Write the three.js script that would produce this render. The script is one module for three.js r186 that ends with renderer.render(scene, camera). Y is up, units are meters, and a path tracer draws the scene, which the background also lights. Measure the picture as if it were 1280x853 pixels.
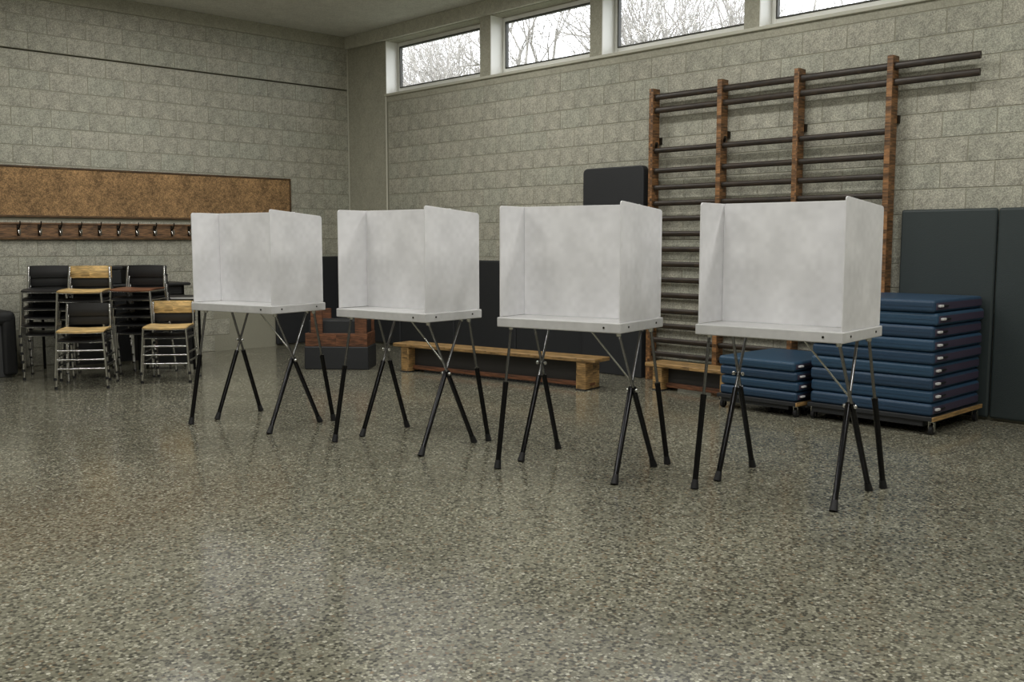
import * as THREE from 'three';
import { RoundedBoxGeometry } from 'three/addons/geometries/RoundedBoxGeometry.js';
import { mergeGeometries } from 'three/addons/utils/BufferGeometryUtils.js';
import { RectAreaLightUniformsLib } from 'three/addons/lights/RectAreaLightUniformsLib.js';

// ---------------------------------------------------------------- camera, sky, ceiling lamps, exposure
// Room axes: the left wall is x = 0, the wall with the windows is z = 0, the floor y = 0.
const scene = new THREE.Scene();
const CAM = new THREE.Vector3(10.8165, 1.3, 7.4289);
const camera = new THREE.PerspectiveCamera(2 * Math.atan(426.5 / 1225) * 180 / Math.PI, 1280 / 853, 0.05, 300);
camera.position.copy(CAM);
{
  const yaw = 43.8 * Math.PI / 180, pitch = Math.atan((426.5 - 302) / 1225);
  camera.lookAt(CAM.clone().add(new THREE.Vector3(-Math.cos(yaw) * Math.cos(pitch), -Math.sin(pitch), -Math.sin(yaw) * Math.cos(pitch))));
}
scene.background = new THREE.Color(0.93, 0.96, 1.0);
scene.backgroundIntensity = 3.0;
const LAMP_POWER = 25;
const renderer = new THREE.WebGLRenderer({ antialias: true });
renderer.toneMapping = THREE.LinearToneMapping;
renderer.toneMappingExposure = 1.06;
renderer.shadowMap.enabled = true;
RectAreaLightUniformsLib.init();

// ---------------------------------------------------------------- helpers
let seed = 12345;
const rnd = () => { seed = (seed * 1664525 + 1013904223) >>> 0; return seed / 4294967296; };
const rr = (a, b) => a + (b - a) * rnd();
const V = (x, y, z) => new THREE.Vector3(x, y, z);
const taken = {};
function numbered(n) { const k = taken[n] = (taken[n] ?? -1) + 1; return k ? n + '_' + String(k).padStart(3, '0') : n; }
function mesh(name, geo, m, parent) { const o = new THREE.Mesh(geo, m); o.name = parent === scene || !parent ? numbered(name) : name; (parent ?? scene).add(o); return o; }
function tag(o, label, category, group) { o.userData.label = label; o.userData.category = category; if (group) o.userData.group = group; return o; }
function thing(name, label, category, pos = [0, 0, 0], turn = 0, group) {
  const o = new THREE.Group(); o.name = numbered(name); scene.add(o);
  o.position.set(...pos); o.rotation.y = turn; return tag(o, label, category, group);
}
function struct(name) { const o = new THREE.Group(); o.name = name; o.userData.kind = 'structure'; scene.add(o); return o; }
// box from minimum to maximum corner; r rounds the edges
function boxAt(x0, y0, z0, x1, y1, z1, r = 0) {
  const w = x1 - x0, h = y1 - y0, d = z1 - z0;
  const g = r ? new RoundedBoxGeometry(w, h, d, 2, Math.min(r, w / 2.01, h / 2.01, d / 2.01)) : new THREE.BoxGeometry(w, h, d);
  g.translate((x0 + x1) / 2, (y0 + y1) / 2, (z0 + z1) / 2);
  return g;
}
function rod(a, b, r0, r1 = r0, seg = 12, caps = true) {
  const d = b.clone().sub(a), g = new THREE.CylinderGeometry(r1, r0, d.length(), seg, 1, !caps);
  g.applyQuaternion(new THREE.Quaternion().setFromUnitVectors(V(0, 1, 0), d.clone().normalize()));
  g.translate((a.x + b.x) / 2, (a.y + b.y) / 2, (a.z + b.z) / 2);
  return g;
}
function pipe(points, r, seg = 8, steps = 24, tension = 0.1) { return new THREE.TubeGeometry(new THREE.CatmullRomCurve3(points, false, 'catmullrom', tension), steps, r, seg, false); }
const merge = (list) => mergeGeometries(list.map((g) => { const c = g.index ? g.toNonIndexed() : g; for (const k of Object.keys(c.attributes)) if (!['position', 'normal', 'uv'].includes(k)) c.deleteAttribute(k); return c; }));
// box-projected uv in metres
function uvMetres(g, s = 1, ox = 0, oy = 0) {
  if (g.index) g = g.toNonIndexed();
  const p = g.attributes.position, n = g.attributes.normal, uv = new Float32Array(p.count * 2);
  for (let i = 0; i < p.count; i++) {
    const ax = Math.abs(n.getX(i)), ay = Math.abs(n.getY(i)), az = Math.abs(n.getZ(i));
    const u = ax > ay && ax > az ? p.getZ(i) : p.getX(i), v = ay >= ax && ay >= az ? p.getZ(i) : p.getY(i);
    uv[2 * i] = u * s + ox; uv[2 * i + 1] = v * s + oy;
  }
  g.setAttribute('uv', new THREE.BufferAttribute(uv, 2));
  return g;
}

// ---------------------------------------------------------------- textures
function dataTex(n, fn, srgb = true, rep = 1) {
  const d = new Uint8Array(n * n * 4);
  for (let y = 0; y < n; y++) for (let x = 0; x < n; x++) { const c = fn(x, y), i = (y * n + x) * 4; d[i] = c[0]; d[i + 1] = c[1]; d[i + 2] = c[2]; d[i + 3] = 255; }
  const t = new THREE.DataTexture(d, n, n); t.wrapS = t.wrapT = THREE.RepeatWrapping; t.magFilter = THREE.LinearFilter; t.minFilter = THREE.LinearMipmapLinearFilter; t.generateMipmaps = true;
  if (srgb) t.colorSpace = THREE.SRGBColorSpace;
  t.repeat.set(rep, rep); t.needsUpdate = true; return t;
}
function lattice(n) { const a = new Float32Array(n * n); for (let i = 0; i < a.length; i++) a[i] = rnd(); return (u, v) => {   // tileable value noise, u and v in 0..1
  let x = u * n, y = v * n; const xi = Math.floor(x), yi = Math.floor(y); x -= xi; y -= yi; x = x * x * (3 - 2 * x); y = y * y * (3 - 2 * y);
  const g = (i, j) => a[((j % n + n) % n) * n + ((i % n + n) % n)];
  return (g(xi, yi) * (1 - x) + g(xi + 1, yi) * x) * (1 - y) + (g(xi, yi + 1) * (1 - x) + g(xi + 1, yi + 1) * x) * y; }; }

// polished terrazzo: stone chips of one to two centimetres in a grey-beige matrix, 4 m a side
function terrazzo() {
  const N = 2048, cell = 6.5, n = Math.floor(N / cell), step = N / n;
  const px = new Float32Array(n * n), py = new Float32Array(n * n), kind = new Uint8Array(n * n), tone = new Float32Array(n * n);
  for (let i = 0; i < n * n; i++) { px[i] = rnd(); py[i] = rnd(); const k = rnd(); kind[i] = k < 0.40 ? 0 : k < 0.64 ? 1 : k < 0.87 ? 2 : k < 0.94 ? 3 : 4; tone[i] = rr(0.85, 1.15); }
  const col = [[136, 134, 120], [164, 162, 148], [70, 69, 62], [132, 116, 97], [188, 186, 175]];
  const big = lattice(9), mid = lattice(60);
  return dataTex(N, (x, y) => {
    const gx = Math.floor(x / step), gy = Math.floor(y / step); let d1 = 1e9, d2 = 1e9, w = 0;
    for (let j = -1; j <= 1; j++) for (let i = -1; i <= 1; i++) {
      const cx = gx + i, cy = gy + j, id = ((cy + n) % n) * n + ((cx + n) % n), dx = (cx + px[id]) * step - x, dy = (cy + py[id]) * step - y, d = dx * dx + dy * dy;
      if (d < d1) { d2 = d1; d1 = d; w = id; } else if (d < d2) d2 = d;
    }
    const edge = Math.sqrt(d2) - Math.sqrt(d1), s = 0.92 + 0.1 * big(x / N, y / N) + 0.07 * mid(x / N, y / N);
    const c = edge < 1.1 ? [120, 118, 106] : col[kind[w]], t = (edge < 1.1 ? 1 : tone[w]) * s;
    return [c[0] * t, c[1] * t, c[2] * t].map((q) => Math.min(255, q));
  });
}
const n8 = lattice(8), n32 = lattice(32), n128 = lattice(128);
const roughBump = dataTex(256, (x, y) => { const q = 255 * (0.25 * n32(x / 256, y / 256) + 0.75 * n128(x / 256, y / 256)); return [q, q, q]; }, false);
function speckled(base, amt, seedOff = 0) {   // painted porous block: fine pits and drift in the paint
  return dataTex(256, (x, y) => { const u = x / 256 + seedOff, v = y / 256, s = 1 + amt * ((n128(u, v) - 0.5) * 1.3 + (n32(u, v) - 0.5) * 0.5 + (n8(u, v) - 0.5) * 0.4); return base.map((c) => Math.min(255, c * s)); });
}
function woodTex(base, contrast) {
  const g1 = lattice(64), g2 = lattice(16);
  return dataTex(256, (x, y) => { const u = x / 256, v = y / 256, s = 1 + contrast * ((g1(u * 0.12, v) - 0.5) * 1.1 + (g2(u * 0.25, v) - 0.5) * 0.9 + (n128(u * 0.2, v) - 0.5) * 0.5); return base.map((c) => Math.min(255, c * s)); });
}
const corkTex = dataTex(512, (x, y) => { const u = x / 512, v = y / 512, s = 1 + 0.5 * (n128(u, v) - 0.5) + 0.25 * (n32(u, v) - 0.5) + 0.2 * (n8(u, v) - 0.5); return [148 * s, 118 * s, 82 * s].map((q) => Math.min(255, q)); });
const sheetTex = dataTex(256, (x, y) => { const u = x / 256, v = y / 256, s = 1 - 0.06 * n8(u, v) - 0.04 * n32(u, v); return [246 * s, 246 * s, 248 * s]; });

// ---------------------------------------------------------------- materials
const std = (o) => new THREE.MeshStandardMaterial(o);
const M = {
  floor: new THREE.MeshPhysicalMaterial({ map: terrazzo(), color: '#efefe9', roughness: 0.15, ior: 1.75 }),
  blocks: [[168, 166, 152], [165, 164, 150], [170, 168, 154], [166, 166, 152]].map((c, i) => std({ map: speckled(c, 0.3, i * 0.27), roughness: 0.75, bumpMap: roughBump, bumpScale: 0.003 })),
  mortar: std({ color: '#9c9a8a', roughness: 0.95, bumpMap: roughBump, bumpScale: 0.002 }),
  plaster: std({ map: speckled([168, 166, 150], 0.12), roughness: 0.85 }),
  ceiling: std({ map: speckled([206, 206, 198], 0.1), roughness: 0.9 }),
  frameWhite: std({ color: '#f0f0ea', roughness: 0.5 }),
  frameDark: std({ color: '#3b3b33', roughness: 0.5 }),
  fascia: std({ map: speckled([196, 195, 182], 0.12), roughness: 0.7 }),
  sill: std({ color: '#c4c3b4', roughness: 0.6 }),
  glass: new THREE.MeshPhysicalMaterial({ color: '#ffffff', transmission: 1, thickness: 0, roughness: 0.02, ior: 1.12 }),
  cork: std({ map: corkTex, roughness: 0.95, bumpMap: roughBump, bumpScale: 0.001 }),
  corkFrame: std({ map: woodTex([84, 62, 36], 0.5), roughness: 0.6 }),
  railWood: std({ map: woodTex([112, 84, 58], 0.5), roughness: 0.55 }),
  steel: std({ color: '#c8c8c4', metalness: 1, roughness: 0.25 }),
  hookDark: std({ color: '#2a241c', metalness: 0.6, roughness: 0.4 }),
  upright: std({ map: woodTex([122, 88, 56], 0.55), roughness: 0.45 }),
  rung: std({ map: woodTex([46, 37, 28], 0.5), roughness: 0.45 }),
  benchTop: std({ map: woodTex([150, 120, 78], 0.45), roughness: 0.4 }),
  benchDark: std({ color: '#2c2a28', roughness: 0.6 }),
  crateWood: std({ map: woodTex([98, 64, 44], 0.5), roughness: 0.5 }),
  pad: std({ color: '#26282b', roughness: 0.55, bumpMap: roughBump, bumpScale: 0.0006 }),
  padSeam: std({ color: '#17181a', roughness: 0.6 }),
  padGreen: std({ color: '#30393a', roughness: 0.5, bumpMap: roughBump, bumpScale: 0.0006 }),
  mats: ['#27415a', '#2a4862', '#284058', '#2d4b64'].map((c) => std({ color: c, roughness: 0.42, bumpMap: roughBump, bumpScale: 0.0008 })),
  matSide: std({ color: '#443d50', roughness: 0.5 }),
  strap: std({ color: '#d8d8d8', roughness: 0.7 }),
  rubber: std({ color: '#17171a', roughness: 0.6 }),
  sheet: std({ map: sheetTex, roughness: 0.6 }),
  tray: std({ map: sheetTex, color: '#e6e6e4', roughness: 0.45 }),
  legBlack: std({ color: '#2c2c2e', roughness: 0.17, metalness: 0.85 }),
  legTube: std({ color: '#8c8c8e', roughness: 0.2, metalness: 1 }),
  chrome: std({ color: '#d6d6d6', metalness: 1, roughness: 0.16 }),
  ply: std({ map: woodTex([196, 166, 112], 0.4), roughness: 0.45 }),
  plyBrown: std({ map: woodTex([118, 78, 54], 0.4), roughness: 0.45 }),
  shellBlack: std({ color: '#1f1f20', roughness: 0.5 }),
  tableBlack: std({ color: '#202122', roughness: 0.45 }),
  tableEdge: std({ color: '#c9c9c4', roughness: 0.45 }),
  coverGrey: std({ color: '#4a4b4c', roughness: 0.8, bumpMap: roughBump, bumpScale: 0.001 }),
  coverDark: std({ color: '#222324', roughness: 0.7 }),
  lampHousing: std({ color: '#e4e4e0', roughness: 0.5 }),
  lampGlow: std({ color: '#ffffff', roughness: 0.6, emissive: '#fdfbf6', emissiveIntensity: 1.6 }),
  bark: std({ map: woodTex([172, 168, 162], 0.4), roughness: 0.95 }),
  lawn: std({ color: '#6d7060', roughness: 1 }),
};
M.floor.map.repeat.set(0.25, 0.25);
M.floor.bumpMap = null;

// ---------------------------------------------------------------- the room shell
const RX = 13.4, RZ = 10.4, H = 3.91, T = 0.26, SILL = 3.11, HEAD = 3.75;
{
  const g = struct('floor'); mesh('terrazzo', uvMetres(boxAt(-T, -0.2, -T, RX + T, 0, RZ + T)), M.floor, g);
  const c = struct('ceiling'); mesh('plaster', uvMetres(boxAt(-T, H, -T, RX + T, H + 0.2, RZ + T), 1), M.ceiling, c);
  const r = struct('wall_right'); mesh('plaster', uvMetres(boxAt(RX, 0, -T, RX + T, H, RZ + T)), M.plaster, r);
  const f = struct('wall_front'); mesh('plaster', uvMetres(boxAt(-T, 0, RZ, RX, H, RZ + T)), M.plaster, f);
}
// concrete blocks, each its own mesh: 39 x 18 cm faces in running bond, chamfered edges, joints 5 mm deep
const COURSE = 0.188, BL = 0.39, JOINT = 0.007;
const blockGeo = {};
function blockShape(w, h) {
  const k = w.toFixed(3) + '_' + h.toFixed(3); if (blockGeo[k]) return blockGeo[k];
  const b = 0.0022, t = 0.03, pos = [], W = w / 2, Hh = h / 2;
  const f = [[-W + b, -Hh + b, 0], [W - b, -Hh + b, 0], [W - b, Hh - b, 0], [-W + b, Hh - b, 0]], e = [[-W, -Hh, -b], [W, -Hh, -b], [W, Hh, -b], [-W, Hh, -b]], q = [[-W, -Hh, -t], [W, -Hh, -t], [W, Hh, -t], [-W, Hh, -t]];
  const quad = (a, bb, c, d) => pos.push(...a, ...bb, ...c, ...a, ...c, ...d);
  quad(...f);
  for (let i = 0; i < 4; i++) { const j = (i + 1) % 4; quad(e[i], e[j], f[j], f[i]); quad(q[i], q[j], e[j], e[i]); }
  const g = new THREE.BufferGeometry(); g.setAttribute('position', new THREE.Float32BufferAttribute(pos, 3)); g.computeVertexNormals();
  return blockGeo[k] = uvMetres(g, 1.7, 0.5, 0.5);
}
// place(u, y) puts a block centre on the wall; skip(u0, u1, y0, y1) leaves out what never shows
function layBlocks(parent, u0, u1, y0, y1, place, skip, course = COURSE) {
  const rows = Math.round((y1 - y0) / course);
  for (let r = 0; r < rows; r++) {
    const ya = y0 + r * course, yb = Math.min(y1, ya + course);
    for (let u = u0 - (r % 2 ? BL / 2 : 0); u < u1 - 0.02; u += BL) {
      const a = Math.max(u, u0), b = Math.min(u + BL, u1); if (b - a < 0.05) continue;
      if (skip && skip(a, b, ya, yb)) continue;
      const o = mesh('block', blockShape(Math.round((b - a - JOINT) * 1000) / 1000, Math.round((yb - ya - JOINT) * 1000) / 1000), M.blocks[Math.floor(rnd() * 4)], parent);
      place(o, (a + b) / 2, (ya + yb) / 2);
    }
  }
}
{ // left wall
  const w = struct('wall_left');
  // an open movement joint, 16 mm high and 7 cm deep, runs along the wall at 3.24 m
  mesh('wall_core', uvMetres(boxAt(-T, 0, -T, -0.07, H, 4.7), 1), M.mortar, w);
  mesh('wall_core', uvMetres(boxAt(-0.07, 0, 0, -0.004, 3.235, 4.7), 1), M.mortar, w);
  mesh('wall_core', uvMetres(boxAt(-0.07, 3.251, 0, -0.004, H, 4.7), 1), M.mortar, w);
  mesh('wall_core', uvMetres(boxAt(-T, 0, 4.7, 0, H, RZ)), M.plaster, w);
  const put = (o, u, y) => { o.position.set(0, y, u); o.rotation.y = Math.PI / 2; };
  layBlocks(w, 0, 4.68, 0, 3.235, put, (a, b, y0, y1) => (y0 > 1.42 && y1 < 2.05 && a > 0.95) || (y1 < 0.55 && a > 3.95) || (y1 < 1.05 && b < 2.0), 3.235 / 17);
  layBlocks(w, 0, 4.68, 3.251, 3.765, put, null, 0.514 / 3);
  const t1 = mesh('bond_beam', uvMetres(boxAt(-0.02, 3.765, 0, 0.012, H, 4.68, 0.004)), M.plaster, w);
  t1.userData.label = 'plain band under the ceiling';
}
const OPEN = [[0.82, 2.558], [2.728, 4.18], [4.336, 5.95], [6.1, 7.62], [7.78, 9.3], [9.46, 11.0]];
{ // window wall
  const w = struct('wall_back');
  mesh('wall_core', uvMetres(boxAt(0, 0, -T, 9.0, SILL - 0.03, -0.004), 1), M.mortar, w);
  mesh('wall_core', uvMetres(boxAt(9.0, 0, -T, RX, SILL - 0.03, 0)), M.plaster, w);
  mesh('lintel', uvMetres(boxAt(0, HEAD, -T, RX, H, 0.0)), M.plaster, w);
  const edges = [0.0, ...OPEN.flat(), RX];
  for (let i = 0; i < edges.length; i += 2) if (i) mesh('window_column', uvMetres(boxAt(edges[i], SILL - 0.03, -T, edges[i + 1], HEAD, 0)), M.plaster, w);
  mesh('corner_pilaster', uvMetres(boxAt(0.0, 0, -T, 0.82, H, 0.0)).translate(0, 0, -0.0), M.plaster, w).scale.x = 1;
  layBlocks(w, 0.86, 8.97, 0.0, 16 * COURSE, (o, u, y) => o.position.set(u, y, 0),
    (a, b, y0, y1) => (y1 < 1.02 && b < 4.3) || (y1 < 1.5 && a > 7.45) || (y1 < 1.95 && a > 4.22 && b < 4.95));
  mesh('top_course', uvMetres(boxAt(0.82, 16 * COURSE + 0.004, -0.03, 8.97, SILL - 0.03, 0.0)), M.plaster, w);
  const s = struct('trim_1'); mesh('ledge', uvMetres(boxAt(0.82, SILL - 0.03, -T + 0.02, 11.0, SILL, 0.03, 0.006)), M.sill, s);
  s.userData.label = 'painted sill ledge running under the clerestory windows';
  const v = struct('trim_2'); mesh('fascia_board', uvMetres(boxAt(0.0, 3.755, 0.0, RX, H, 0.05, 0.006)), M.fascia, v);
  v.userData.label = 'pale fascia board above the windows';
  const p = struct('trim_3'); mesh('conduit', rod(V(0.835, 0, 0.012), V(0.835, SILL - 0.03, 0.012), 0.012, 0.012, 10), M.sill, p);
  p.userData.label = 'slim pale conduit running down from the windows';
  const q = struct('trim_4'); mesh('corner_bead', boxAt(0.0, 0, 0.0, 0.014, 3.755, 0.014, 0.004), M.sill, q);
  q.userData.label = 'thin pale bead in the wall corner';
}
OPEN.forEach(([a, b], i) => {   // clerestory windows set 20 cm back
  const w = struct('window_' + (i + 1)), z0 = -0.225, z1 = -0.185;
  const bar = (x0, y0, x1, y1, m = M.frameWhite, d = 0) => mesh('window_frame', boxAt(x0, y0, z0 - d, x1, y1, z1 + d, 0.004), m, w);
  bar(a, SILL, a + 0.05, HEAD); bar(b - 0.05, SILL, b, HEAD); bar(a + 0.05, SILL, b - 0.05, SILL + 0.088); bar(a + 0.05, HEAD - 0.05, b - 0.05, HEAD);
  const sash = (x0, y0, x1, y1) => mesh('sash', boxAt(x0, y0, z0 + 0.008, x1, y1, z1 + 0.012, 0.003), M.frameDark, w);
  sash(a + 0.05, SILL + 0.088, a + 0.066, HEAD - 0.05); sash(b - 0.066, SILL + 0.088, b - 0.05, HEAD - 0.05);
  sash(a + 0.066, SILL + 0.088, b - 0.066, SILL + 0.1); sash(a + 0.066, HEAD - 0.066, b - 0.066, HEAD - 0.05);
  mesh('pane', new THREE.PlaneGeometry(b - a - 0.12, HEAD - SILL - 0.15).translate((a + b) / 2, (SILL + HEAD) / 2 + 0.017, -0.205), M.glass, w);
  mesh('jamb', boxAt(a, SILL, -0.18, a + 0.008, HEAD, -0.002), M.frameWhite, w);
});

// ---------------------------------------------------------------- ceiling lamps (above and behind the view)
for (const [x, z] of [[3.5, 1.7], [6.3, 1.7], [9.1, 1.7], [11.9, 1.7], [2.0, 3.3], [4.9, 4.4], [7.8, 4.4], [10.7, 4.4], [2.0, 6.2], [4.9, 7.1], [7.8, 7.1], [10.7, 7.1]]) {
  const t = thing('ceiling_lamp', 'white fluorescent ceiling lamp with a pale diffuser', 'lamp', [x, H, z], 0, 'fluorescent lamps on the ceiling');
  mesh('housing', boxAt(-0.65, -0.07, -0.2, 0.65, 0, 0.2, 0.01), M.lampHousing, t);
  mesh('diffuser', boxAt(-0.6, -0.082, -0.16, 0.6, -0.07, 0.16), M.lampGlow, t);
  const l = new THREE.RectAreaLight('#fdfbf6', LAMP_POWER, 1.2, 0.32);
  l.name = 'lamp_light'; l.position.set(0, -0.086, 0); l.rotation.x = -Math.PI / 2; t.add(l);
}

// ---------------------------------------------------------------- outside
{
  const g = mesh('lawn', uvMetres(boxAt(-60, -0.5, -70, 40, -0.35, -T - 0.02)), M.lawn); g.userData.kind = 'structure'; g.userData.label = 'pale grass outside the windows';
  function bareTree(s) {
    seed = s; const trunk = [], boughs = [], twigs = [];
    (function grow(p, d, len, r, lvl) {
      const q = p.clone().addScaledVector(d, len), r2 = r * 0.72;
      (lvl < 1 ? trunk : lvl < 3 ? boughs : twigs).push(rod(p, q, r, r2, lvl < 2 ? 8 : lvl < 4 ? 5 : 3, false));
      if (lvl >= 7) return;
      const n = lvl === 0 ? 4 : lvl < 5 ? 3 : 2 + (rnd() < 0.5);
      for (let i = 0; i < n; i++) {
        const a = rnd() * 6.283, sp = rr(0.35, 0.85), side = V(Math.cos(a), 0, Math.sin(a)).cross(d).normalize();
        const nd = d.clone().multiplyScalar(Math.cos(sp)).addScaledVector(side, Math.sin(sp)).add(V(0, 0.1, 0)).normalize();
        grow(i ? p.clone().addScaledVector(d, len * rr(0.6, 1)) : q, nd, len * rr(0.66, 0.84), r2 * rr(0.64, 0.86), lvl + 1);
      }
    })(V(0, 0, 0), V(0, 1, 0), 2.3, 0.2, 0);
    return [merge(trunk), merge(boughs), merge(twigs)];
  }
  const kinds = [bareTree(7), bareTree(91)];
  [[-10.6, -9, 0, 0.95], [-6.4, -8.5, 1, 0.9], [-2.2, -9, 0, 0.9], [2.0, -8.5, 1, 0.9], [-17, -15, 1, 1.2], [-11.6, -16, 0, 1.25], [-6, -15, 1, 1.2], [-0.6, -15.5, 0, 1.2]].forEach(([x, z, k, sc], i) => {
    const t = thing('bare_tree', 'leafless grey tree outside the clerestory windows', 'tree', [x, -0.36, z], i * 1.3, 'bare trees outside the windows');
    t.scale.setScalar(sc * 1.16);
    mesh('trunk', kinds[k][0], M.bark, t); mesh('boughs', kinds[k][1], M.bark, t); mesh('twigs', kinds[k][2], M.bark, t);
  });
  seed = 777;
}

// ---------------------------------------------------------------- on the left wall: pinboard and coat rail
{
  const t = thing('pinboard', 'long brown cork pinboard in a dark wooden frame above the coat rail', 'pinboard', [0, 1.80, 0]);
  mesh('cork_panel', uvMetres(boxAt(0.002, -0.23, 0.91, 0.022, 0.255, 5.6)), M.cork, t);
  const fr = (a) => mesh('frame', uvMetres(a, 3), M.corkFrame, t);
  fr(boxAt(0.002, 0.255, 0.89, 0.03, 0.275, 5.62, 0.003)); fr(boxAt(0.002, -0.25, 0.89, 0.03, -0.23, 5.62, 0.003)); fr(boxAt(0.002, -0.23, 0.89, 0.03, 0.255, 0.91, 0.003)); fr(boxAt(0.002, -0.23, 5.6, 0.03, 0.255, 5.62, 0.003));
  const c = thing('coat_rail', 'long wooden wall rail with a row of metal coat hooks', 'coat rail', [0, 1.33, 0]);
  mesh('board', uvMetres(boxAt(0.002, 0.0, 2.17, 0.026, 0.145, 5.4, 0.004), 3), M.railWood, c);
  mesh('lower_lip', uvMetres(boxAt(0.002, -0.012, 2.17, 0.04, 0.012, 5.4, 0.004), 3), M.corkFrame, c);
  mesh('top_lip', uvMetres(boxAt(0.002, 0.145, 2.17, 0.036, 0.165, 5.4, 0.004), 3), M.railWood, c);
  for (let i = 0; i < 15; i++) {
    const z = 2.247 + i * 0.2045, h = mesh('coat_hook', boxAt(0.026, 0.03, z - 0.014, 0.034, 0.15, z + 0.014, 0.003), M.hookDark, c);
    mesh('upper_prong', pipe([V(0.03, 0.11, z), V(0.065, 0.115, z), V(0.09, 0.15, z), V(0.092, 0.178, z)], 0.0065, 8, 14, 0.5), M.hookDark, h);
    mesh('lower_prong', pipe([V(0.03, 0.085, z), V(0.05, 0.05, z), V(0.07, 0.04, z), V(0.082, 0.062, z), V(0.084, 0.1, z)], 0.0075, 8, 16, 0.5), M.steel, h);
  }
}

// ---------------------------------------------------------------- wall bars
{
  const t = thing('wall_bars', 'brown wooden gymnastic wall bars fixed to the block wall', 'wall bars', [5.06, 0, 0]);
  const up = [0, 0.745, 1.487, 2.27];
  for (const u of up) {
    const g = mesh('upright', uvMetres(boxAt(u - 0.024, 0.0, 0.03, u + 0.024, 2.70, 0.135, 0.006), 2), M.upright, t);
    mesh('wall_bracket', boxAt(u - 0.035, 2.2, 0.0, u + 0.035, 2.26, 0.03), M.hookDark, g);
    mesh('wall_bracket', boxAt(u - 0.035, 0.5, 0.0, u + 0.035, 0.56, 0.03), M.hookDark, g);
  }
  const rung = (y, x0, x1, h = 0.05) => { const g = new THREE.CylinderGeometry(0.5, 0.5, x1 - x0, 14); g.rotateZ(Math.PI / 2); g.scale(1, h, 0.032); g.translate((x0 + x1) / 2, y, 0.1); return uvMetres(g, 2); };
  for (const y of [2.62, 2.5]) mesh('top_rail', rung(y, -0.005, 2.92, 0.056), M.rung, t);
  for (const y of [2.135, 1.95, 1.795, 1.65, 1.509, 1.37, 1.228, 1.09, 0.945, 0.803, 0.656, 0.517, 0.38, 0.25]) mesh('rung', rung(y, -0.005, 2.27), M.rung, t);
  for (const u of [0.04, 0.785]) { const k = mesh('peg', rod(V(u, 2.17, 0.1), V(u + 0.03, 2.2, 0.13), 0.014), M.hookDark, t); }
}

// ---------------------------------------------------------------- wall pads and boards
function wallPad(label, x0, x1, y0, y1, m, onLeft, z = 0.002, d = 0.05, r = 0.02) {
  const t = thing('wall_pad', label, 'wall padding', onLeft ? [z, y0, (x0 + x1) / 2] : [(x0 + x1) / 2, y0, z], onLeft ? Math.PI / 2 : 0, 'dark wall padding');
  const w = x1 - x0 - 0.006, h = y1 - y0;
  mesh('cushion', uvMetres(boxAt(-w / 2, 0, 0.008, w / 2, h, d, r), 2), m, t);
  mesh('backing', boxAt(-w / 2 + 0.01, 0.01, 0, w / 2 - 0.01, h - 0.01, 0.01), M.padSeam, t);
}
wallPad('low black wall pad in the corner on the wall beside the pinboard', 0.09, 1.15, 0.02, 1.11, M.pad, true);
for (let i = 0; i < 4; i++) wallPad(['first', 'second', 'third', 'fourth'][i] + ' low black pad from the room corner along the window wall', 0.09 + i * 1.03, 0.09 + (i + 1) * 1.03, 0.02, 1.09, M.pad, false);
wallPad('tall greenish-black wall pad between the wall bars and the mat pile', 7.42, 8.13, 0.02, 1.54, M.padGreen, false);
for (let i = 0; i < 2; i++) wallPad(['tall greenish-black wall pad just past the tall mat pile', 'second tall greenish-black wall pad past the tall mat pile'][i], 8.13 + i * 0.75, 8.88 + i * 0.75, 0.02, 1.54, M.padGreen, false);
{
  const t = thing('crash_mat', 'tall black mat with rounded corners standing against the wall beside the wall bars', 'mat', [4.6, 0, 0.06]);
  const s = new THREE.Shape(), w = 0.37, h = 1.99, r = 0.05;
  s.moveTo(-w, 0); s.lineTo(w, 0); s.lineTo(w, h - r); s.quadraticCurveTo(w, h, w - r, h); s.lineTo(-w + r, h); s.quadraticCurveTo(-w, h, -w, h - r); s.closePath();
  mesh('mat_body', uvMetres(new THREE.ExtrudeGeometry(s, { depth: 0.06, bevelEnabled: true, bevelSize: 0.01, bevelThickness: 0.01, bevelSegments: 2 }).translate(0, 0.012, 0.0), 2), M.pad, t);
  mesh('strap', boxAt(-0.2, 1.3, 0.068, 0.2, 1.35, 0.076, 0.003), M.padSeam, t);
}

// ---------------------------------------------------------------- benches, wooden box
function bench(label, a, b, ht, ext) {
  const A = V(a[0], 0, a[1]), B = V(b[0], 0, b[1]), L = A.distanceTo(B), c = A.clone().add(B).multiplyScalar(0.5);
  const t = thing('gym_bench', label, 'bench', [c.x, 0, c.z], -Math.atan2(B.z - A.z, B.x - A.x), 'long low gym benches');
  mesh('seat_plank', uvMetres(boxAt(-L / 2 - ext, ht - 0.035, -0.13, L / 2 + ext, ht, 0.13, 0.008), 2), M.benchTop, t);
  mesh('spine_board', uvMetres(boxAt(-L / 2 + 0.02, 0.06, -0.02, L / 2 - 0.02, ht - 0.035, 0.02), 2), M.benchDark, t);
  mesh('lower_beam', uvMetres(boxAt(-L / 2, 0.025, -0.05, L / 2, 0.065, 0.05, 0.006), 2), M.crateWood, t);
  for (const s of [-1, 1]) {
    const x = s * (L / 2 - 0.05);
    const leg = mesh('end_foot', uvMetres(boxAt(x - 0.05, 0.0, -0.12, x + 0.05, ht - 0.035, 0.12, 0.008), 2), M.benchTop, t);
    mesh('foot_pad', boxAt(x - 0.052, 0, -0.124, x + 0.052, 0.012, 0.124, 0.004), M.rubber, leg);
  }
}
bench('long low wooden gym bench in front of the low black wall pads', [2.98, 1.36], [5.12, 0.98], 0.285, 0.1);
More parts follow.
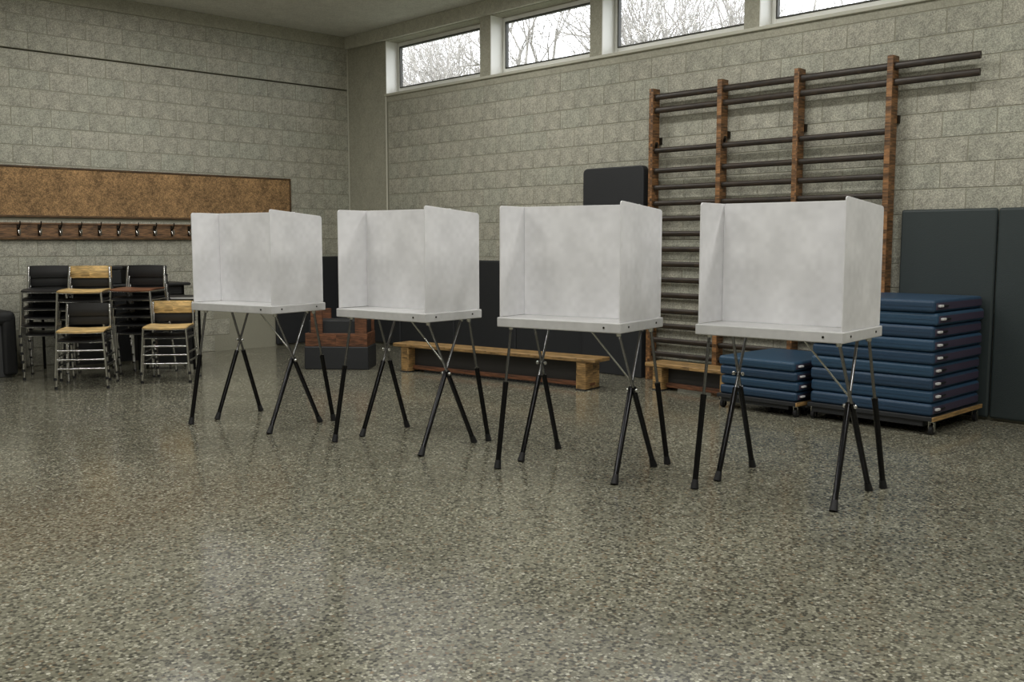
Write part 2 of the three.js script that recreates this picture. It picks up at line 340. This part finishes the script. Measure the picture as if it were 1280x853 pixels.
bench('long low wooden gym bench at the foot of the wall bars', [5.5, 0.5], [6.3, 0.5], 0.24, 0.08);
{
  const t = thing('vaulting_box', 'low reddish wooden open frame box on a dark plinth in the room corner', 'wooden box', [2.30, 0, 1.72], Math.PI / 4 - 0.05);
  mesh('plinth', boxAt(-0.33, 0, -0.2, 0.33, 0.235, 0.2, 0.012), M.pad, t);
  mesh('bottom_rail', uvMetres(boxAt(-0.32, 0.235, 0.16, 0.32, 0.37, 0.19, 0.004), 3), M.crateWood, t);
  mesh('bottom_rail', uvMetres(boxAt(-0.32, 0.235, -0.19, 0.32, 0.37, -0.16, 0.004), 3), M.crateWood, t);
  for (const x of [-0.2, 0.255]) for (const z of [0.16, -0.19]) mesh('post', uvMetres(boxAt(x - 0.06, 0.37, z, x + 0.06, 0.6, z + 0.03, 0.004), 3), M.crateWood, t);
  mesh('end_panel', uvMetres(boxAt(-0.32, 0.235, -0.16, -0.295, 0.37, 0.16, 0.004), 3), M.crateWood, t);
  mesh('end_panel', uvMetres(boxAt(0.295, 0.235, -0.16, 0.32, 0.37, 0.16, 0.004), 3), M.crateWood, t);
  mesh('lining', boxAt(-0.29, 0.235, -0.155, 0.29, 0.5, 0.155, 0.01), M.pad, t);
}

// ---------------------------------------------------------------- voting booths
const W = 0.80, D = 0.53, HB = 0.81, TH = 0.055, HS = 1.502;
function roundedPanel(w, h, r, t) {
  const s = new THREE.Shape(); s.moveTo(0, 0); s.lineTo(w, 0); s.lineTo(w, h - r); s.absarc(w - r, h - r, r, 0, Math.PI / 2); s.lineTo(r, h); s.absarc(r, h - r, r, Math.PI / 2, Math.PI); s.closePath();
  return new THREE.ExtrudeGeometry(s, { depth: t, bevelEnabled: true, bevelSize: 0.0012, bevelThickness: 0.0012, bevelSegments: 1, curveSegments: 6 });
}
// u to the right, v to the back (away from the voter)
const P = (u, y, v) => V(u, y, -v);
function booth(label, x, z, turn) {
  const t = thing('voting_booth', label, 'voting booth', [x, 0, z], turn, 'white voting booths in a row');
  const tray = mesh('tabletop', uvMetres(boxAt(-W / 2, HB, -D / 2, W / 2, HB + TH, D / 2, 0.006), 1.3), M.tray, t);
  for (const v of [-0.17, 0.17]) mesh('screw', new THREE.CylinderGeometry(0.006, 0.006, 0.004, 10).rotateZ(Math.PI / 2).translate(W / 2 + 0.001, HB + 0.03, v), M.hookDark, tray);
  mesh('screw', new THREE.CylinderGeometry(0.006, 0.006, 0.004, 10).rotateX(Math.PI / 2).translate(W / 2 - 0.1, HB + 0.028, D / 2 + 0.001), M.hookDark, tray);
  const y0 = HB + TH + 0.004, h = HS - y0, tk = 0.005;
  const wing = (s) => { const g = roundedPanel(D - 0.03, h, 0.018, tk); { const p = g.attributes.position; for (let i = 0; i < p.count; i++) p.setY(i, p.getY(i) * (1 + (s > 0 ? 0.02 - 0.058 * p.getX(i) / (D - 0.03) : 0))); g.computeVertexNormals(); } g.rotateY(Math.PI / 2); g.translate(s * (W / 2 - 0.014) - tk / 2, y0, (D - 0.03) / 2); mesh('side_panel', uvMetres(g, 1.1, s * 0.3), M.sheet, t); };
  wing(-1); wing(1);
  const c = roundedPanel(W - 0.045, h, 0.008, tk); c.translate(-(W - 0.045) / 2, y0, -0.0);
  mesh('centre_panel', uvMetres(c, 1.1, 0.7), M.sheet, t);
  // three legs a side: one straight, two crossed
  const feet = [[-0.335, -0.355], [-0.325, -0.125], [-0.33, 0.31], [0.4, -0.315], [0.385, 0.2], [0.425, 0.298]];
  const tops = [[-0.37, -0.16], [-0.345, 0.235], [-0.352, 0.06], [0.31, 0.165], [0.35, -0.185], [0.362, 0.18]];
  const ends = feet.map((f, i) => [P(tops[i][0], HB - 0.004, tops[i][1]), P(f[0], 0, f[1])]);
  ends.forEach(([a, b]) => {
    const at = (k) => a.clone().lerp(b, k), leg = mesh('leg', rod(at(0.4), at(0.985), 0.0155, 0.015, 14), M.legBlack, t);
    mesh('upper_tube', rod(at(0.0), at(0.41), 0.0085, 0.0085, 12), M.legTube, leg);
    mesh('collar', rod(at(0.395), at(0.415), 0.0165, 0.0165, 12), M.legBlack, leg);
    mesh('socket', rod(V(a.x, HB, a.z), V(a.x, HB - 0.022, a.z), 0.016, 0.014, 12), M.chrome, leg);
    const f = at(0.94); mesh('rubber_foot', rod(f, b.clone().setY(0.002), 0.0165, 0.0215, 14), M.rubber, leg);
  });
  for (const [i, j] of [[1, 2], [4, 3]]) {   // pivot bolts where two legs cross
    let best = 1e9, pa, pb;
    for (let k = 0.3; k < 0.75; k += 0.01) for (let m = 0.3; m < 0.75; m += 0.01) { const p = ends[i][0].clone().lerp(ends[i][1], k), q = ends[j][0].clone().lerp(ends[j][1], m), d = p.distanceTo(q); if (d < best) { best = d; pa = p; pb = q; } }
    const c0 = pa.clone().add(pb).multiplyScalar(0.5);
    for (const s of [-1, 1]) mesh('pivot_bolt', new THREE.SphereGeometry(0.011, 12, 8).translate(c0.x + s * 0.027, c0.y, c0.z + 0.004), M.chrome, t);
    mesh('pivot_pin', rod(V(c0.x - 0.027, c0.y, c0.z + 0.004), V(c0.x + 0.027, c0.y, c0.z + 0.004), 0.005), M.legBlack, t);
    if (i === 4) mesh('brace', rod(P(0.14, HB, -0.13), V(c0.x - 0.01, c0.y + 0.05, c0.z), 0.005, 0.005, 8), M.steel, t);
  }
  return t;
}
booth('white three-panel voting booth on crossed legs beside the stacked chairs and coat rail', 4.487, 3.88, 0.249);
booth('white three-panel voting booth on crossed legs in front of the long bench', 5.768, 3.518, 0.134);
booth('white three-panel voting booth on crossed legs in front of the tall black mat', 7.021, 3.246, 0.214);
booth('white three-panel voting booth on crossed legs in front of the blue mats', 8.12, 2.838, 0.11);

// ---------------------------------------------------------------- blue mat piles
const ORDM = ['lowest', 'second', 'third', 'fourth', 'fifth', 'sixth', 'seventh', 'eighth', 'ninth'];
function matPile(x0, x1, zBack, zFront, y0, th, n, where, group) {
  for (let i = 0; i < n; i++) {
    const top = i === n - 1, dx = rr(-0.012, 0.012), dz = rr(-0.01, 0.012), w = x1 - x0, d = zFront - zBack;
    const label = top ? 'blue folding gym mat on top of the ' + where : ORDM[i] + ' blue gym mat from the floor in the ' + where;
    const t = thing('gym_mat', label, 'gym mat', [(x0 + x1) / 2 + dx, y0 + i * th, (zBack + zFront) / 2 + dz], rr(-0.008, 0.008), group);
    
    const m = M.mats[i % 4];
    const b = mesh('cushion', uvMetres(boxAt(-w / 2, 0, -d / 2, w / 2, th - 0.003, d / 2, 0.022), 2), m, t);
    mesh('end_cover', boxAt(w / 2 - 0.004, 0.018, -d / 2 + 0.02, w / 2 + 0.003, th - 0.022, d / 2 - 0.02, 0.001), M.matSide, b);
    mesh('seam', boxAt(-w / 2 + 0.02, th * 0.5 - 0.002, d / 2 - 0.004, w / 2 - 0.02, th * 0.5 + 0.002, d / 2 + 0.002), m, b);
    mesh('handle', pipe([V(w / 2, th * 0.5, d / 2 - 0.2), V(w / 2 + 0.012, th * 0.5, d / 2 - 0.19), V(w / 2 + 0.012, th * 0.52, d / 2 - 0.06), V(w / 2, th * 0.52, d / 2 - 0.05)], 0.006, 6, 12), M.padSeam, t);
    mesh('white_tab', boxAt(w / 2 + 0.001, th * 0.42, d / 2 - 0.1, w / 2 + 0.02, th * 0.6, d / 2 - 0.045, 0.003), M.strap, t);
  }
}
function trolley(label, x0, x1, zb, zf, yd) {
  const t = thing('mat_trolley', label, 'trolley', [(x0 + x1) / 2, 0, (zb + zf) / 2], 0);
  const w = (x1 - x0) / 2, d = (zf - zb) / 2;
  mesh('deck', uvMetres(boxAt(-w, yd - 0.03, -d, w - 0.012, yd, d, 0.004), 2), M.pad, t);
  mesh('edge_strip', uvMetres(boxAt(w - 0.012, yd - 0.03, -d, w, yd, d, 0.003), 2), M.benchTop, t);
  mesh('skirt', boxAt(-w + 0.03, 0.055, -d + 0.03, w - 0.08, yd - 0.03, d - 0.02), M.pad, t);
  for (const sx of [-1, 1]) for (const sz of [-1, 1]) {
    const x = sx * (w - 0.03), z = sz * (d - 0.05), c = mesh('caster', new THREE.CylinderGeometry(0.032, 0.032, 0.024, 18).rotateZ(Math.PI / 2).translate(x, 0.032, z), M.rubber, t);
    mesh('fork', merge([boxAt(x - 0.02, 0.02, z - 0.012, x - 0.014, yd - 0.03, z + 0.012), boxAt(x + 0.014, 0.02, z - 0.012, x + 0.02, yd - 0.03, z + 0.012), boxAt(x - 0.02, yd - 0.04, z - 0.016, x + 0.02, yd - 0.03, z + 0.016)]), M.steel, c);
  }
}
trolley('low wooden deck trolley on casters under the tall pile of blue mats', 7.17, 8.1, 0.08, 0.92, 0.125);
matPile(7.18, 8.075, 0.085, 0.9, 0.125, 0.0875, 9, 'tall mat pile beside the wall bars', 'blue gym mats in the tall pile');
trolley('low wooden deck trolley on casters under the short pile of blue mats', 6.42, 7.12, 0.16, 0.98, 0.115);
matPile(6.43, 7.1, 0.17, 0.96, 0.115, 0.075, 4, 'short mat pile before the wall bars', 'blue gym mats in the short pile');

// ---------------------------------------------------------------- school chairs, tables
// local axes: the sitter faces +z; seat height 0.43
function makeChair(seatM, backM, rungs = true) {
  const g = new THREE.Group();
  const curved = (w, h, d, bend, th) => { // gently curved plywood sheet, w wide along x, bent about its length
    const b = new RoundedBoxGeometry(w, th, d, 3, th / 2.2), p = b.attributes.position;
    const q = new THREE.BoxGeometry(w, th, d, 10, 1, 6), pp = q.attributes.position;
    for (let i = 0; i < pp.count; i++) { const x = pp.getX(i) / (w / 2), z = pp.getZ(i) / (d / 2); pp.setY(i, pp.getY(i) + bend * x * x - 0.012 * Math.max(0, z) ** 2); if (Math.abs(x) > 0.9) pp.setZ(i, pp.getZ(i) * 0.94); }
    q.computeVertexNormals(); return q;
  };
  const seat = curved(0.39, 0, 0.37, 0.008, 0.012); seat.translate(0, 0.43, 0.0); mesh('seat', uvMetres(seat, 2), seatM, g);
  const back = curved(0.39, 0, 0.115, -0.02, 0.011); back.rotateX(Math.PI / 2 - 0.16); back.translate(0, 0.6, -0.205); mesh('backrest', uvMetres(back, 2), backM, g);
  for (const s of [-1, 1]) {
    mesh('leg', rod(V(s * 0.215, 0.0, 0.185), V(s * 0.19, 0.42, 0.165), 0.0115, 0.0115, 10), M.chrome, g);
    const r = mesh('leg', pipe([V(s * 0.215, 0.0, -0.25), V(s * 0.2, 0.25, -0.205), V(s * 0.19, 0.43, -0.18), V(s * 0.185, 0.55, -0.192), V(s * 0.18, 0.648, -0.21)], 0.0115, 10, 20, 0.5), M.chrome, g);
    mesh('side_rail', rod(V(s * 0.19, 0.415, 0.165), V(s * 0.19, 0.415, -0.18), 0.0105, 0.0105, 8), M.chrome, g);
    for (const [x, z] of [[s * 0.2155, 0.1855], [s * 0.215, -0.25]]) mesh('foot_cap', new THREE.CylinderGeometry(0.014, 0.015, 0.025, 12).translate(x, 0.0125, z), M.rubber, g);
    if (rungs) mesh('side_stretcher', rod(V(s * 0.205, 0.2, 0.176), V(s * 0.204, 0.2, -0.215), 0.009, 0.009, 8), M.chrome, g);
  }
  if (rungs) mesh('stretcher', rod(V(-0.2, 0.26, 0.172), V(0.2, 0.26, 0.172), 0.009, 0.009, 8), M.chrome, g);
  if (rungs) mesh('stretcher', rod(V(-0.204, 0.18, 0.176), V(0.204, 0.18, 0.176), 0.009, 0.009, 8), M.chrome, g);
  mesh('stretcher', rod(V(-0.19, 0.415, 0.16), V(0.19, 0.415, 0.16), 0.0095, 0.0095, 8), M.chrome, g);
  return g;
}
const chairKinds = { tan: makeChair(M.ply, M.ply), black: makeChair(M.shellBlack, M.shellBlack), brown: makeChair(M.plyBrown, M.shellBlack), mixed: makeChair(M.ply, M.shellBlack), stackBlack: makeChair(M.shellBlack, M.shellBlack, false), stackTan: makeChair(M.ply, M.ply, false), stackBrown: makeChair(M.plyBrown, M.shellBlack, false) };
function chair(kind, x, z, turn, level, label, group) {
  const o = chairKinds[kind].clone(); o.name = numbered('school_chair'); scene.add(o);
  const dz = level * 0.02; o.position.set(x + Math.sin(turn) * dz, level * 0.0825, z + Math.cos(turn) * dz); o.rotation.y = turn;
  tag(o, label, 'chair', group);
}
const ORD = ['lowest', 'second', 'third', 'fourth', 'fifth', 'sixth', 'seventh', 'eighth', 'ninth'];
const GC = 'school chairs by the black tables';
const F1 = 0.98, F2 = 0.9;   // turned towards the middle of the room
chair('black', 1.83, 4.13, 1.0, 0, 'black school chair on the floor under the tan seat with black backrest', GC);
chair('mixed', 1.83, 4.13, 1.0, 1, 'school chair with tan seat and black backrest on a low stack', GC);
chair('black', 2.0, 3.42, 0.92, 0, 'black school chair on the floor under the tan one beside the voting booth', GC);
chair('tan', 2.0, 3.42, 0.92, 1, 'tan plywood school chair on the low stack beside the voting booth', GC);
for (let i = 0; i < 6; i++) chair(i === 5 ? 'stackTan' : 'stackBlack', 1.34, 3.91, 0.95, i, i === 5 ? 'tan plywood school chair on top of the high chair stack before the pinboard wall' : ORD[i] + ' black school chair from the floor in the stack with a tan chair on top', GC);
for (let i = 0; i < 6; i++) chair(i === 5 ? 'stackBrown' : 'stackBlack', 1.43, 3.42, 0.75, i, i === 5 ? 'brown seated school chair with black backrest on top of its high stack' : ORD[i] + ' black school chair from the floor in the stack with a brown seat on top', GC);
for (let i = 0; i < 6; i++) chair('stackBlack', 0.98, 4.14, 1.1, i, ORD[i] + ' black school chair from the floor in the all black stack by the covered box', GC);

function table(name, label, c, turn, w, d, h, topM, edgeM, th = 0.03) {
  const t = thing(name, label, 'table', [c[0], 0, c[1]], turn);
  const top = mesh('tabletop', boxAt(-w / 2, h - th, -d / 2, w / 2, h, d / 2, 0.008), topM, t);
  mesh('edge_band', boxAt(-w / 2 - 0.003, h - th + 0.006, -d / 2 - 0.003, w / 2 + 0.003, h - 0.006, d / 2 + 0.003, 0.003), edgeM, top);
  for (const sx of [-1, 1]) for (const sz of [-1, 1]) { const l = mesh('leg', rod(V(sx * (w / 2 - 0.06), 0, sz * (d / 2 - 0.06)), V(sx * (w / 2 - 0.06), h - th, sz * (d / 2 - 0.06)), 0.014), M.legBlack, t); }
  mesh('apron', boxAt(-w / 2 + 0.05, h - th - 0.09, d / 2 - 0.08, w / 2 - 0.05, h - th, d / 2 - 0.06), M.tableBlack, t);
  mesh('modesty_panel', boxAt(-w / 2 + 0.06, 0.05, d / 2 - 0.11, w / 2 - 0.06, h - th, d / 2 - 0.09), M.tableBlack, t);
}
table('high_table', 'high black table behind the chair stacks along the pinboard wall', [0.5, 3.32], Math.PI / 2, 1.45, 0.5, 0.86, M.tableBlack, M.tableBlack);
table('school_table', 'black topped table with a pale edge between the chair stacks and the voting booth', [1.13, 3.02], 0.9, 0.66, 0.4, 0.745, M.tableBlack, M.tableEdge);
{
  for (const [x, z, w, l] of [[0.5, 3.53, 0.44, 'flat black storage case on the high table behind the tan topped chair stack'], [0.5, 3.04, 0.4, 'flat black storage case on the high table behind the brown topped chair stack']]) {
    const t = thing('storage_case', l, 'case', [x, 0.861, z], Math.PI / 2);
    mesh('case_body', boxAt(-w / 2, 0, -0.18, w / 2, 0.15, 0.18, 0.012), M.tableBlack, t);
    mesh('case_lid', boxAt(-w / 2 - 0.01, 0.15, -0.19, w / 2 + 0.01, 0.185, 0.19, 0.008), M.shellBlack, t);
    mesh('latch', boxAt(-0.03, 0.12, 0.18, 0.03, 0.16, 0.194, 0.003), M.steel, t);
  }
}
{ // dark covered box along the left wall
  const t = thing('covered_box', 'low grey box under a dark rounded cover against the pinboard wall', 'box', [0.0, 0, 0]);
  mesh('box_body', uvMetres(boxAt(0.05, 0.0, 4.42, 0.72, 0.56, 6.6, 0.01)), M.coverGrey, t);
  mesh('cover', uvMetres(boxAt(0.03, 0.5, 4.37, 0.77, 0.64, 6.66, 0.06)), M.coverDark, t);
  mesh('corner_flap', uvMetres(boxAt(0.05, 0.02, 4.375, 0.765, 0.6, 4.5, 0.03)), M.coverDark, t);
}

scene.traverse((o) => { if (o.isMesh) { o.castShadow = true; o.receiveShadow = true; } });
renderer.render(scene, camera);
